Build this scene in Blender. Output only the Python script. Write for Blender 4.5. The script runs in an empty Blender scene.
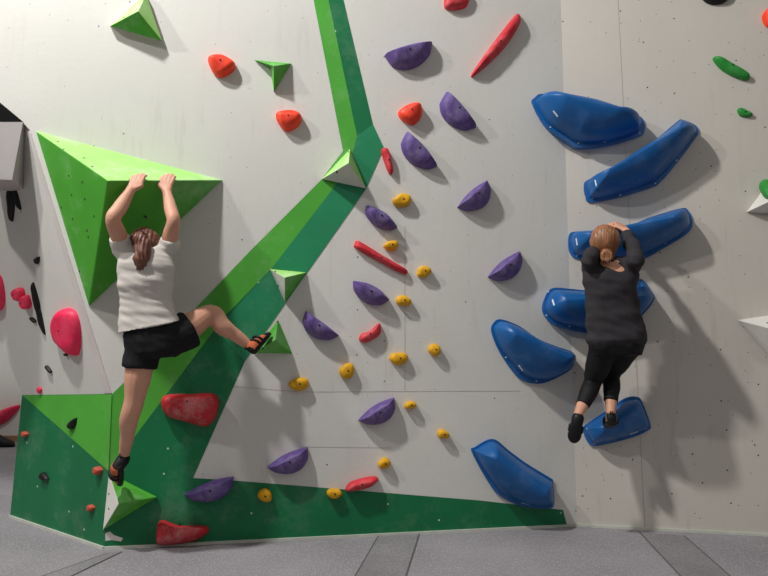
import bpy, bmesh, math, random
from mathutils import Vector, Matrix, noise
random.seed(7)
SC = bpy.context.scene
COL = SC.collection

# ------------------------------------------------------------------ camera
F = 620.0
HC = 1.15
TH = math.atan(64/620.0)
CAM = Vector((0, 0, HC))
UP = Vector((0, -math.sin(TH), math.cos(TH)))
FW = Vector((0, math.cos(TH), math.sin(TH)))
cd = bpy.data.cameras.new('camera')
cam = bpy.data.objects.new('camera', cd)
COL.objects.link(cam)
cam.location = CAM
cam.rotation_euler = (math.pi/2 + TH, 0, 0)
cd.sensor_width = 36
cd.lens = F/768*36
cd.clip_end = 100
SC.camera = cam


def ray(x, y):
    return Vector(((x-384)/F, 0, 0)) + UP*(-(y-288)/F) + FW


class Plane:
    def __init__(s, p, n):
        s.p = Vector(p)
        s.n = Vector(n).normalized()
        if s.n.dot(CAM-s.p) < 0:
            s.n = -s.n
        z = Vector((0, 0, 1))
        s.u = z.cross(s.n)
        if s.u.length < 1e-4:
            s.u = Vector((1, 0, 0))
        s.u.normalize()
        if s.u.x < 0:
            s.u = -s.u
        s.v = s.n.cross(s.u).normalized()
        if s.v.z < 0:
            s.v = -s.v

    def hit(s, x, y, off=0.0):
        d = ray(x, y)
        t = (s.p + s.n*off - CAM).dot(s.n)/d.dot(s.n)
        return CAM + d*t

    def uv(s, x, y):
        q = s.hit(x, y) - s.p
        return Vector((q.dot(s.u), q.dot(s.v)))

    def xyz(s, a, h=0.0):
        return s.p + s.u*a[0] + s.v*a[1] + s.n*h


FLOOR = Plane((0, 0, 0), (0, 0, 1))
PA = FLOOR.hit(104.5, 549.2)
PB = FLOOR.hit(577, 526.2)
PC = FLOOR.hit(768, 536)
PD = FLOOR.hit(10, 517)


def vplane(a, b):
    d = Vector((b.x-a.x, b.y-a.y, 0))
    return Plane(Vector((a.x, a.y, 0)), Vector((d.y, -d.x, 0)))


MAIN = vplane(PA, PB)
RIGHT = vplane(PB, PC)
BLOCK = vplane(PD, PA)


def plane3(a, b, c):
    return Plane(a, (b-a).cross(c-a))


PN1 = MAIN.hit(30, 130)
PN2 = MAIN.hit(112, 394)
PN3 = BLOCK.hit(22, 395)
PANEL = plane3(PN1, PN2, PN3)
FAR = Plane((0, 8.2, 0), (0, -1, 0))

# ------------------------------------------------------------------ materials


def lin(c):
    return tuple((v/255/12.92 if v/255 <= .04045 else ((v/255+.055)/1.055)**2.4) for v in c)


MATS = {}


def mk(name, rgb, rough=.6, var=.12, scale=5, dots=None, chalk=0, bump=0, bscale=60, streak=0, tint=None, spec=.3,
       stripes=None, coat=0, dax=2):
    m = bpy.data.materials.new(name)
    m.use_nodes = True
    nt = m.node_tree
    N, L = nt.nodes, nt.links
    b = N['Principled BSDF']
    b.inputs['Roughness'].default_value = rough
    b.inputs['Specular IOR Level'].default_value = spec
    if coat:
        b.inputs['Coat Weight'].default_value = coat
        b.inputs['Coat Roughness'].default_value = .25
    tc = N.new('ShaderNodeTexCoord')
    c0 = lin(rgb)

    def noi(sc, det=4, vec=None, ro=.55):
        n = N.new('ShaderNodeTexNoise')
        n.inputs['Scale'].default_value = sc
        n.inputs['Detail'].default_value = det
        n.inputs['Roughness'].default_value = ro
        L.new(vec or tc.outputs['Object'], n.inputs['Vector'])
        return n.outputs['Fac']

    def mathn(op, a, bb):
        n = N.new('ShaderNodeMath')
        n.operation = op
        for i, v in enumerate((a, bb)):
            if isinstance(v, (int, float)):
                n.inputs[i].default_value = v
            else:
                L.new(v, n.inputs[i])
        return n.outputs[0]

    def mr(f, a, bb, c, d):
        n = N.new('ShaderNodeMapRange')
        n.inputs[1].default_value = a
        n.inputs[2].default_value = bb
        n.inputs[3].default_value = c
        n.inputs[4].default_value = d
        L.new(f, n.inputs[0])
        return n.outputs[0]

    def mix(f, a, bb, mode='MIX'):
        n = N.new('ShaderNodeMix')
        n.data_type = 'RGBA'
        n.blend_type = mode
        if isinstance(f, (int, float)):
            n.inputs[0].default_value = f
        else:
            L.new(f, n.inputs[0])
        for i, v in ((6, a), (7, bb)):
            if isinstance(v, tuple):
                n.inputs[i].default_value = v + (1,)
            else:
                L.new(v, n.inputs[i])
        return n.outputs[2]
    f = mr(noi(scale), .3, .7, 0, 1)
    lo = tuple(v*(1-var) for v in c0)
    hi = tuple(min(1, v*(1+var*.6)) for v in c0)
    col = mix(f, lo, hi)
    sep = N.new('ShaderNodeSeparateXYZ')
    L.new(tc.outputs['Object'], sep.inputs[0])
    if streak:
        mp = N.new('ShaderNodeMapping')
        mp.inputs['Scale'].default_value = (9, 9, 1.1)
        L.new(tc.outputs['Object'], mp.inputs[0])
        g = mr(noi(1.6, 8, mp.outputs[0], .7), .56, .74, 0, streak)
        g2 = mr(noi(.9, 5), .4, .62, 0.15, 1)
        g = mathn('MULTIPLY', g, g2)
        col = mix(g, col, tuple(v*.62 for v in (c0[0], c0[1]*.93, c0[2]*.84)))
        g3 = mr(noi(14, 8, None, .75), .63, .7, 0, streak*.7)
        col = mix(g3, col, tuple(v*.6 for v in c0))
    if tint:
        g = mr(noi(.6, 3), .4, .65, 0, 1)
        col = mix(g, col, mix(.5, col, lin(tint)))
    if stripes:
        ax, fr, amt = stripes
        w = N.new('ShaderNodeTexNoise')
        w.inputs['Detail'].default_value = 3
        mp = N.new('ShaderNodeMapping')
        mp.inputs['Scale'].default_value = ax
        L.new(tc.outputs['Object'], mp.inputs[0])
        L.new(mp.outputs[0], w.inputs['Vector'])
        w.inputs['Scale'].default_value = fr
        col = mix(mr(w.outputs['Fac'], .35, .65, 0, amt), col, tuple(min(1, v*2.3+.02) for v in c0))
    if chalk:
        g = mr(noi(3.2, 9, None, .72), .52, .8, 0, chalk)
        col = mix(g, col, (.75, .76, .72))
    if dots:
        for (ds, rad, frac, dc) in dots:
            cb = N.new('ShaderNodeCombineXYZ')
            L.new(sep.outputs[0], cb.inputs[0])
            L.new(sep.outputs[dax], cb.inputs[1])
            v = N.new('ShaderNodeTexVoronoi')
            v.voronoi_dimensions = '2D'
            v.inputs['Scale'].default_value = ds
            L.new(cb.outputs[0], v.inputs['Vector'])
            s2 = N.new('ShaderNodeSeparateColor')
            L.new(v.outputs['Color'], s2.inputs[0])
            a = mathn('LESS_THAN', v.outputs['Distance'], rad*ds)
            q = mathn('LESS_THAN', s2.outputs[0], frac)
            col = mix(mathn('MULTIPLY', a, q), col, dc)
    L.new(col, b.inputs['Base Color'])
    if bump:
        bp = N.new('ShaderNodeBump')
        bp.inputs['Strength'].default_value = bump
        bp.inputs['Distance'].default_value = .004
        L.new(noi(bscale, 5), bp.inputs['Height'])
        L.new(bp.outputs[0], b.inputs['Normal'])
    MATS[name] = m
    return m


DK = (.03, .028, .025)
wallm = mk('white_wall_paint', (214, 213, 206), .75, .05, 1.2, dots=[(5.5, .0045, .07, DK), (9, .003, .12, (.25, .22, .2))], streak=.38, bump=.25, bscale=35)
wallr = mk('dusty_darkened_wall_paint', (200, 195, 185), .75, .06, 1.0, dots=[(5.5, .005, .3, DK), (9, .0035, .35, (.16, .14, .12))], streak=.6, bump=.25, bscale=35)  # dusty, and darkened further to offset the stronger light past the fold
lgreen = mk('light_green_paint', (80, 168, 58), .55, .1, 3, chalk=.18, bump=.1)
tgreen = mk('teal_green_paint', (38, 136, 92), .5, .12, 2.5, chalk=.12, bump=.1)
dgreen = mk('dark_green_paint', (20, 112, 68), .5, .14, 2.5, chalk=.12, bump=.1, dots=[(6, .006, .22, (.45, .6, .5))])
seamm = mk('panel_seam', (168, 160, 150), .9)
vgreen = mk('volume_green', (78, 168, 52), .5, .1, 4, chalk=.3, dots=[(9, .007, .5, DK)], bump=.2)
vpale = mk('chalky_lit_green', (160, 216, 118), .6, .1, 5, chalk=.6, dots=[(9, .006, .5, DK)], bump=.2)  # volume green with strong light on upper faces painted in, plus chalk
vwhite = mk('volume_white', (222, 220, 212), .7, .07, 5, chalk=.2, dots=[(10, .006, .5, DK)], bump=.15)
trimw = mk('white_trim', (214, 206, 202), .7, .08, 6)
skirtm = mk('pale_skirting', (196, 200, 188), .7, .12, 9)
greyv = mk('grey_volume', (176, 170, 168), .7, .08, 5)
blackm = mk('black_resin', (22, 21, 22), .5, .2, 8, bump=.3)
blackv = mk('black_panel', (7, 7, 7), .8, .2, 8, spec=.1)
purple = mk('purple_resin', (96, 74, 138), .5, .16, 14, chalk=.28, bump=.5, bscale=120)
yellow = mk('yellow_resin', (224, 168, 26), .5, .14, 20, bump=.4, bscale=120)
blue = mk('blue_fibreglass', (14, 90, 156), .38, .08, 7, chalk=.12, bump=.15, bscale=200, spec=.45)
redm = mk('red_resin', (206, 46, 58), .5, .15, 14, chalk=.22, bump=.4, bscale=120)
redch = mk('chalked_red_resin', (196, 44, 54), .5, .15, 9, chalk=.55, bump=.4, bscale=120)
orangem = mk('orange_red_resin', (255, 66, 34), .45, .1, 14, chalk=.12, bump=.3, bscale=120)
pinkm = mk('pink_resin', (246, 44, 92), .45, .1, 14, chalk=.15, bump=.3, bscale=90)
brickm = mk('brick_red_resin', (190, 84, 66), .55, .15, 20)
greenh = mk('green_resin', (40, 140, 54), .45, .14, 14, chalk=.1, bump=.4, bscale=120)
boltm = mk('dark_bolt', (26, 24, 26), .5)
screwm = mk('pale_screw', (206, 214, 220), .4)
markm = mk('white_mark', (228, 234, 238), .5)
carpet = mk('grey_carpet', (146, 142, 146), .95, .2, 1.5, bump=.9, bscale=220, dax=1, dots=[(75, .0042, .5, (.28, .27, .28)), (60, .004, .5, (.40, .39, .40))])
stripm = mk('dark_carpet_strip', (138, 136, 137), .95, .16, 2.5, bump=.9, bscale=220, dax=1, dots=[(75, .0042, .5, (.16, .16, .16))])
slitm = mk('mat_joint', (92, 90, 92), .95)
woodm = mk('brown_wood', (150, 116, 84), .6, .2, 6)
skin = mk('skin', (212, 158, 132), .5, .07, 9, bump=.1)
skin2 = mk('skin_pale', (214, 158, 130), .5, .07, 9, bump=.1)
shirtm = mk('white_cotton', (206, 200, 192), .85, .06, 8, bump=.35, bscale=160)
shortm = mk('black_shorts_fabric', (20, 20, 24), .8, .2, 9, bump=.3, bscale=160)
sweatm = mk('charcoal_fleece', (52, 49, 53), .9, .16, 10, bump=.4, bscale=160)
legm = mk('black_leggings_fabric', (20, 19, 20), .7, .15, 9)
hair1 = mk('brown_hair', (92, 54, 40), .45, .3, 12, stripes=((60, 60, 5), 1.2, .65), spec=.5)
hair2 = mk('dark_blond_hair', (128, 84, 54), .45, .3, 12, stripes=((60, 60, 5), 1.2, .6), spec=.5)
shoem = mk('black_rubber', (22, 21, 23), .5, .2, 12)
shoeo = mk('orange_suede', (196, 104, 66), .8, .15, 12)
shoeg = mk('grey_suede', (108, 92, 92), .8, .15, 12)
eyem = mk('eye_dark', (40, 30, 26), .2)
lipm = mk('lips', (176, 92, 88), .5)
collarm = mk('white_collar', (216, 214, 210), .8)

# ------------------------------------------------------------------ object helpers


def link(name, bm, mats, parent=None, origin=(0, 0, 0), smooth=False):
    o = Vector(origin)
    bmesh.ops.recalc_face_normals(bm, faces=bm.faces)
    for v in bm.verts:
        v.co -= o
    if smooth:
        for f in bm.faces:
            f.smooth = True
    me = bpy.data.meshes.new(name)
    bm.to_mesh(me)
    bm.free()
    for m in (mats if isinstance(mats, (list, tuple)) else [mats]):
        me.materials.append(m)
    ob = bpy.data.objects.new(name, me)
    COL.objects.link(ob)
    if parent is not None:
        ob.parent = parent
    else:
        ob.location = o
    return ob


def tag(o, label, cat, group=None):
    o['label'] = label
    o['category'] = cat
    if group:
        o['group'] = group
    return o


def struct(o):
    o['kind'] = 'structure'
    return o


def prism(bm, pts, back, mi=0):
    """closed slab: polygon pts pushed along vector back"""
    a = [bm.verts.new(p) for p in pts]
    b = [bm.verts.new(p+back) for p in pts]
    fs = [bm.faces.new(a), bm.faces.new(b[::-1])]
    n = len(a)
    for i in range(n):
        fs.append(bm.faces.new((a[i], b[i], b[(i+1) % n], a[(i+1) % n])))
    for f in fs:
        f.material_index = mi
    for f in fs[:2]:
        f.normal_update()
    bmesh.ops.triangulate(bm, faces=fs[:2])


def poly(bm, pts, mi):
    f = bm.faces.new([bm.verts.new(p) for p in pts])
    f.material_index = mi
    f.normal_update()
    bmesh.ops.triangulate(bm, faces=[f])


def paint(bm, pl, px, mi, off=.0015):
    poly(bm, [pl.hit(x, y, off) for x, y in px], mi)


def line_px(bm, pl, a, b, w, mi, off=.001):
    p, q = pl.hit(*a, off), pl.hit(*b, off)
    s = (q-p).cross(pl.n).normalized()*w/2
    poly(bm, [p-s, q-s, q+s, p+s], mi)


# ------------------------------------------------------------------ setting
TOP = 4.7
bm = bmesh.new()
far_l = MAIN.hit(-260, -130)
pts = [PA, PB, PB+Vector((0, 0, TOP)), Vector((far_l.x, far_l.y, TOP)), far_l, MAIN.hit(23, 123), PN1, PN2]
prism(bm, pts, -MAIN.n*.06)
# upper stripe pair and the big diagonal band that turns into the low green strip
paint(bm, MAIN, [(300, -75), (313.6, 0), (343, 151), (357, 136), (328.5, 0), (312.7, -75)], 1)
paint(bm, MAIN, [(312.7, -75), (328.5, 0), (357, 136), (373, 124.5), (343.5, 0), (325.7, -75)], 2)
paint(bm, MAIN, [(343, 151), (357, 136), (351, 160), (335, 186), (272, 268), (224, 317), (180, 376), (108.3, 472), (112, 394), (125, 381.6), (199, 304.5), (250, 251), (322, 179)], 1)
paint(bm, MAIN, [(357, 136), (373, 124.5), (384, 148), (366, 189), (285, 304), (245, 361), (193, 478), (233, 480.5), (480, 500.5), (563, 510), (567, 525.2), (380, 535), (104.5, 548.2), (108.3, 472), (180, 376), (224, 317), (272, 268), (335, 186), (351, 160)], 2)
paint(bm, MAIN, [(357, 136), (373, 124.5), (384, 148), (366, 189), (285, 304), (245, 361), (216, 330), (272, 268), (335, 186), (351, 160)], 5, .0025)
paint(bm, MAIN, [(105.3, 533), (110, 531.5), (114, 535), (123, 538), (121, 541.5), (111, 540), (105.3, 541)], 4, .002)
for a, b in (((228, 386), (300, 392)), ((300, 392), (520, 391)), ((300, 447), (392, 448)), ((405, 226), (405, 392))):
    line_px(bm, MAIN, a, b, .0022, 3)
wall = struct(link('wall_back', bm, [wallm, lgreen, dgreen, seamm, trimw, tgreen]))

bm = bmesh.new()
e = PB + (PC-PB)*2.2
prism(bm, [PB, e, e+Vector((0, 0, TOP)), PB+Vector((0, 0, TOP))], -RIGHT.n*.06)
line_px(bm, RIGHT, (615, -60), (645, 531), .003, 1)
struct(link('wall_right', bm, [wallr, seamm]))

bm = bmesh.new()
prism(bm, [PN1, PN2, PN3, PANEL.hit(0, 340), PANEL.hit(-90, 115), PANEL.hit(-90, 30), PANEL.hit(23, 123)], -PANEL.n*.05)
struct(link('wall_left', bm, [wallm]))

bm = bmesh.new()
c1 = PN2.copy()
prism(bm, [PN3, c1, PA, PD], -BLOCK.n*.06)
paint(bm, BLOCK, [(22.5, 395.3), (111.8, 394.3), (108.4, 471)], 1)
struct(link('wall_corner', bm, [dgreen, lgreen]))

# rounded white edge trim down the slanted arete
bm = bmesh.new()
tn = (MAIN.n + PANEL.n).normalized()
p0, p1 = MAIN.hit(31, 133), MAIN.hit(111.5, 393)
s0 = (PANEL.hit(25.5, 133) - PANEL.hit(31, 133))
q0, q1 = PANEL.hit(27, 131), PANEL.hit(104.5, 393)
prism(bm, [q0+tn*.004, p0+tn*.004, p1+tn*.004, q1+tn*.004], -tn*.03)
struct(link('trim_1', bm, trimw))

for nm, a, b, pl in (('baseboard_back', PA, PB, MAIN), ('baseboard_right', PB, e, RIGHT), ('baseboard_corner', PD, PA, BLOCK)):
    bm = bmesh.new()
    z = Vector((0, 0, .016))
    prism(bm, [a+pl.n*.012, b+pl.n*.012, b+pl.n*.012+z, a+pl.n*.012+z], -pl.n*.011)
    struct(link(nm, bm, skirtm))

bm = bmesh.new()
prism(bm, [Vector((-9, -6, 0)), Vector((7, -6, 0)), Vector((7, 9, 0)), Vector((-9, 9, 0))], Vector((0, 0, -.2)))
struct(link('floor', bm, carpet))
k = 2
for quad in ([(379.7, 534), (419.8, 532.5), (392, 620), (330, 620)], [(639.6, 532.5), (684, 536), (780, 620), (721, 620)], [(108, 553.5), (122, 552), (-40, 630), (-110, 630)]):
    bm = bmesh.new()
    prism(bm, [FLOOR.hit(*q)+Vector((0, 0, .003)) for q in quad], Vector((0, 0, -.003)))
    for i, j in ((1, 2), (0, 3)):
        a, b = FLOOR.hit(*quad[i])+Vector((0, 0, .0036)), FLOOR.hit(*quad[j])+Vector((0, 0, .0036))
        s = Vector((.004, 0, 0))
        poly(bm, [a-s, a+s, b+s, b-s], 1)
    struct(link('trim_%d' % k, bm, [stripm, slitm]))
    k += 1

bm = bmesh.new()
prism(bm, [Vector((-9, 8.2, 0)), Vector((-3.5, 8.2, 0)), Vector((-3.5, 8.2, 4.5)), Vector((-9, 8.2, 4.5))], Vector((0, .06, 0)))
struct(link('wall_far', bm, wallm))
bm = bmesh.new()
prism(bm, [Vector((-9, 8.17, 0)), Vector((-3.5, 8.17, 0)), Vector((-3.5, 8.17, .07)), Vector((-9, 8.17, .07))], Vector((0, .03, 0)))
struct(link('baseboard_far', bm, woodm))

# ------------------------------------------------------------------ holds


def spline(pts, corners=(), sub=6):
    n = len(pts)
    out = []
    for i in range(n):
        p0, p1, p2, p3 = (Vector(pts[(i+j-1) % n]) for j in range(4))
        if i in corners:
            p0 = p1
        if (i+1) % n in corners:
            p3 = p2
        for s in range(sub):
            t = s/sub
            out.append(.5*((2*p1)+(p2-p0)*t+(2*p0-5*p1+4*p2-p3)*t*t+(3*p1-p0-3*p2+p3)*t**3))
    return out


def seg_near(p, a, b):
    d = b-a
    t = 0 if d.length < 1e-6 else max(0, min(1, (p-a).dot(d)/d.dot(d)))
    return a + d*t


class Hold:
    """solid hold on a wall plane from its outline, a ridge segment and a profile"""

    def __init__(s, pl, px, height, corners=(), ridge=None, lip=.008, flange=0, pw=2.0, skirt=.004, sub=6, rings=9, slope=1.0, topoff=0):
        s.pl, s.H = pl, height
        out = [Vector(q) for q in spline([pl.uv(*p) for p in px], corners, sub)]
        c = sum(out, Vector((0, 0)))/len(out)
        if ridge is None:
            ra = rb = c
        else:
            ra, rb = pl.uv(*ridge[0]), pl.uv(*ridge[1])
        s.ra, s.rb, s.c = ra, rb, c
        s.flange, s.lip, s.pw = flange, lip, pw
        bm = s.bm = bmesh.new()
        lev = [(0, -skirt), (0, lip)]
        if flange:
            lev.append((flange, lip*1.05))
        for i in range(1, rings+1):
            t = i/rings*.975
            lev.append((flange+(1-flange)*t, lip + (height-lip)*(1-(1-t)**pw)**(1/ (pw if pw > 1 else 1))))
        s.lev = lev
        R = []
        for t, h in lev:
            row = []
            for p in out:
                q = p.lerp(seg_near(p, ra, rb), t)
                row.append(bm.verts.new(pl.xyz(q, h)))
            R.append(row)
        n = len(out)
        for a, b in zip(R, R[1:]):
            for i in range(n):
                bm.faces.new((a[i], a[(i+1) % n], b[(i+1) % n], b[i]))
        bm.faces.new(R[0])
        cf = bm.faces.new(R[-1])
        cf.normal_update()
        bmesh.ops.triangulate(bm, faces=[cf])
        s.origin = pl.xyz(c)

    def make(s, name, mat, label, cat, group=None, rough=0, seed=0):
        if rough:
            for v in s.bm.verts:
                v.co += s.pl.n*rough*noise.noise(v.co*18+Vector((seed, 0, 0)))
        o = link(name, s.bm, mat, None, s.origin, True)
        try:
            o.data.set_sharp_from_angle(angle=math.radians(48))
        except Exception:
            pass
        s.ob = o
        return tag(o, label, cat, group)

    def disc(s, uvp, h, r, nrm=None, name='bolt', mat=None, thick=.006):
        bm = bmesh.new()
        m = s.frame(uvp, h)
        bmesh.ops.create_cone(bm, cap_ends=True, segments=12, radius1=r, radius2=r*.85, depth=thick, matrix=m)
        o = link(name, bm, mat or boltm, s.ob, s.origin)
        return o

    def frame(s, uvp, h):
        x, y, z = s.pl.u, s.pl.v, s.pl.n
        p = s.pl.xyz(uvp, h)
        return Matrix(((x.x, y.x, z.x, p.x), (x.y, y.y, z.y, p.y), (x.z, y.z, z.z, p.z), (0, 0, 0, 1)))

    def surf(s, q):
        """height of the dome over plane point q, found by casting on the finished mesh"""
        o = s.ob
        a = s.pl.xyz(q, s.H+.2) - s.origin
        ok, loc, nr, _ = o.ray_cast(a, -s.pl.n)
        return (loc, nr) if ok else (s.pl.xyz(q, s.lip)-s.origin, s.pl.n)

    def stud(s, px, r, name, mat, thick=.006, stretch=1, ang=0):
        q = s.pl.uv(*px) if not isinstance(px, Vector) else px
        loc, nr = s.surf(q)
        bm = bmesh.new()
        z = nr.normalized()
        x = s.pl.u - z*s.pl.u.dot(z)
        x.normalize()
        y = z.cross(x)
        x, y = x*math.cos(ang)+y*math.sin(ang), y*math.cos(ang)-x*math.sin(ang)
        p = loc
        m = Matrix(((x.x*stretch, y.x, z.x, p.x), (x.y*stretch, y.y, z.y, p.y), (x.z*stretch, y.z, z.z, p.z), (0, 0, 0, 1)))
        if stretch == 1:
            bmesh.ops.create_cone(bm, cap_ends=True, segments=10, radius1=r, radius2=r*.8, depth=thick, matrix=m)
        else:
            bmesh.ops.create_cube(bm, size=1, matrix=m @ Matrix.Diagonal((2*r, 2*r, thick, 1)))
        return link(name, bm, mat, s.ob, (0, 0, 0))


GP = 'purple half-moon holds'
PUR = [
    ([(384.3, 56), (404, 47), (432, 44), (425, 60), (405, 71), (391, 66)], (0, 2), 'purple half-moon hold highest of the purple ones, flat edge on top'),
    ([(445.5, 93), (462, 108), (475.5, 128), (453, 130), (443, 116), (442, 103)], (0, 2), 'purple half-moon hold right of the orange-red knob, tips running down to the right'),
    ([(406, 133), (423, 146), (436.7, 167), (415, 168), (404.5, 157), (403, 144)], (0, 2), 'purple half-moon hold right of the small upright red hold and below the orange-red knob'),
    ([(366, 206), (383, 209), (397, 228), (381, 230), (368, 221)], (0, 2), 'purple leaf-shaped hold touching the shadow right below the white-fronted pyramid'),
    ([(457, 207.5), (469, 190), (486, 181), (491, 191), (488, 203), (477, 212)], (0, 2), 'purple half-moon hold on bare wall above the rightmost purple one'),
    ([(487.5, 277), (500, 260), (518.6, 251.4), (521.5, 263), (516, 275), (504, 283)], (0, 2), 'purple half-moon hold rightmost of the purple ones, above the banana-shaped blue hold'),
    ([(353, 281), (371, 281), (389, 300), (373, 306.5), (358, 299)], (0, 2), 'purple rounded hold directly beneath the thin slanting red rail'),
    ([(305.5, 311), (323, 322), (338.8, 335.5), (322, 342.5), (307, 333), (302.5, 321)], (0, 2), 'purple half-moon hold right of the small green pyramid the bare-legged climber steps on'),
    ([(358, 420), (372, 404), (393.6, 397.4), (394, 410), (388, 420), (374, 426)], (0, 2), 'purple half-moon hold tilted up right, lower middle of the white wall'),
    ([(267, 467), (284, 452), (307.5, 447), (307, 460), (300, 470), (281, 475.3)], (0, 2), 'purple half-moon hold just above the low green strip, left of middle'),
    ([(184.4, 494), (206, 480), (233.7, 476.3), (233, 487), (222, 498), (201, 503.5)], (0, 2), 'purple leaf-shaped hold on the dark green paint, lowest of the purple ones'),
]
for i, (px, cor, lab) in enumerate(PUR):
    a, b = Vector(px[0]), Vector(px[2])
    ch = b-a
    nn = Vector((-ch.y, ch.x)).normalized()
    dt = (Vector(px[1])-a).dot(nn)
    ds = [(Vector(q)-a).dot(nn) for q in px[3:]]
    db = max(ds, key=abs)
    sk = sum((Vector(q)-a).dot(ch)/ch.dot(ch)*abs(dd) for q, dd in zip(px[3:], ds))/sum(abs(dd) for dd in ds)
    pw_ = math.log(.5)/math.log(min(.55, max(.45, sk)))
    new = [tuple(a+ch*(k/6)+nn*dt*.6*math.sin(math.pi*k/6)) for k in range(6)]
    new += [tuple(b-ch*(k/12)+nn*db*math.sin(math.pi*(1-k/12)**pw_)**.52) for k in range(12)]
    c = sum((Vector(p) for p in px), Vector((0, 0)))/len(px)
    r0, r1 = a.lerp(c, .62), b.lerp(c, .62)
    sh = (a.lerp(b, .5)-c)*.35
    h = Hold(MAIN, new, .085, (0, 6), (r0+sh, r1+sh), lip=.012, pw=1.9, sub=3)
    h.make('sloper_hold', purple, lab, 'climbing hold', GP, .004, i*3.1)
    h.stud(tuple(c+sh*1.1), .0075, 'bolt', boltm)

GY = 'small yellow holds'
YEL = [
    (402, 201, 18, 14, 'small yellow hold highest of the yellow ones, right of the purple leaf'),
    (391, 246, 14, 11, 'small yellow hold just above the thin slanting red rail'),
    (423.5, 272, 15, 11, 'small yellow hold right beyond the lower end of the slanting red rail'),
    (403, 301, 15, 11, 'small yellow hold right of the purple hold beneath the red rail'),
    (347, 371, 14, 17, 'upright oval yellow hold left below the small red crescent'),
    (398.5, 358.5, 17, 14, 'yellow hold right below the small red crescent'),
    (434, 350, 13, 12, 'small yellow hold rightmost in the middle row, right of two near the red crescent'),
    (299, 384, 19, 14, 'widest yellow hold, below the green pyramid the bare-legged climber steps on'),
    (410, 405, 12, 8, 'tiny flat yellow hold right of the tilted purple half-moon'),
    (442.5, 434, 11, 10, 'tiny yellow hold left above the lowest blue hold'),
    (384, 463, 12, 11, 'tiny yellow hold above the red hold that sits on the low green strip'),
    (334, 493, 14, 11, 'yellow hold on the low green strip beside the red hold'),
    (265, 495, 15, 13, 'yellow hold on the low green strip, leftmost of the yellow ones'),
]
for i, (x, y, w, hh, lab) in enumerate(YEL):
    random.seed(40+i)
    n = 8
    px = []
    ph = random.random()*6
    for k in range(n):
        a = -2*math.pi*k/n
        r = 1+.1*math.sin(2*a+ph)+.07*math.sin(3*a+ph*2)
        px.append((x+math.cos(a)*w/2*r, y+math.sin(a)*hh/2*r))
    h = Hold(MAIN, px, .05, (), ((x-w*.14, y-1), (x+w*.14, y-1)), lip=.016, pw=2.4, sub=4, rings=6)
    h.make('screw_on_hold', yellow, lab, 'climbing hold', GY, .006, i*5.7)
    h.stud((x+.4, y-.4), .0065, 'bolt', boltm)


def chord(xl, yl, xr, yr):
    return vplane(MAIN.hit(xl, yl), RIGHT.hit(xr, yr))


GB = 'blue wall-mounted slopers'
# outline, corners, ridge, height, plane, mark pixel, screws, label
BLU = [
    ([(532, 104.6), (534, 98.7), (542, 94.5), (564.5, 99), (592, 103.5), (613.7, 112.8), (634.8, 115), (643, 121), (643.9, 131), (638, 137), (606.7, 145.6), (578.6, 147.5), (569, 143), (545.8, 127)],
     ((561, 110), (608, 121)), .24, chord(532, 104, 643, 128), (551.5, 121.5, -.6), [(550, 128), (578, 144), (604, 142.6), (639, 134), (639, 122)], 'blue sloper hold highest of the blue ones, bulging in the middle'),
    ([(583.7, 187), (586.8, 180.8), (611, 169.5), (632, 155), (656, 139.5), (677, 122), (682, 120.5), (694.6, 125.7), (698, 132.7), (693.4, 141), (677, 163), (660.6, 182), (651, 187.8), (618.4, 198), (590, 202.6), (585, 196)],
     ((606, 178), (670, 140)), .22, RIGHT, (593, 189, -1.25), [(592, 199), (620, 195.5), (655, 184), (676, 161), (694.5, 132), (681, 123)], 'blue long sloper hold second from top, slanting steeply up to the right'),
    ([(568, 244), (569, 235), (574.6, 232), (597, 230.5), (629, 225.5), (650, 217.5), (680, 208.8), (687.6, 211), (692, 222), (687.6, 233), (664, 248), (640, 260), (608, 263), (578, 259), (570, 254)],
     ((588, 240), (664, 224)), .22, chord(568, 240, 692, 222), (574.7, 245, -1.3), [(577, 256), (688, 222), (664, 244), (683, 212)], 'blue sloper hold whose top edge the climber in dark sweatshirt grips'),
    ([(542, 311), (544.5, 298), (552, 288.4), (570, 289), (590, 290), (625, 283), (640, 279), (650, 290), (653.7, 299), (644, 313), (624, 330), (600, 334.5), (571, 330), (551, 323)],
     ((562, 303), (634, 299)), .20, chord(543, 311, 653.7, 299), (550, 304, -1.3), [(546, 315.5), (569, 326.5), (548, 292)], 'blue sloper hold behind the waist of the climber in dark sweatshirt'),
    ([(491, 331), (494, 322), (501, 319.5), (518, 325.8), (537, 338.5), (556, 346.5), (570.6, 351.6), (574, 358), (572.5, 366), (564, 373.5), (543, 383), (526, 382), (514, 373.5), (499, 351.6)],
     ((505, 335), (556, 358)), .20, MAIN, (517, 368, -.6), [(505, 357.5), (535.5, 381), (571, 357), (531, 338)], 'blue banana-shaped sloper hold left of the dangling foot, rounded at both ends'),
    ([(471.7, 452), (475, 446.7), (492.5, 438.8), (508, 450), (525, 462.5), (552, 479), (553.4, 502), (548, 508), (521, 505.6), (500, 496), (488, 482)],
     ((488, 455), (534, 488)), .17, MAIN, (524, 503, -.1), [], 'blue angular sloper hold lowest of the blue ones, overlapping the end of the green strip'),
    ([(582.6, 430), (585, 425), (605, 411.4), (624, 398.5), (636.7, 396.7), (642, 402.4), (650, 424), (647, 430.6), (627.7, 438.5), (596, 445.7), (587.5, 442)],
     ((602, 424), (632, 414)), .16, RIGHT, (631.5, 431.5, .16), [(586, 428), (594, 443), (644.5, 428), (634, 400)], 'blue wedge-shaped sloper hold the climber in dark sweatshirt stands on'),
]
BH = []
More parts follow.
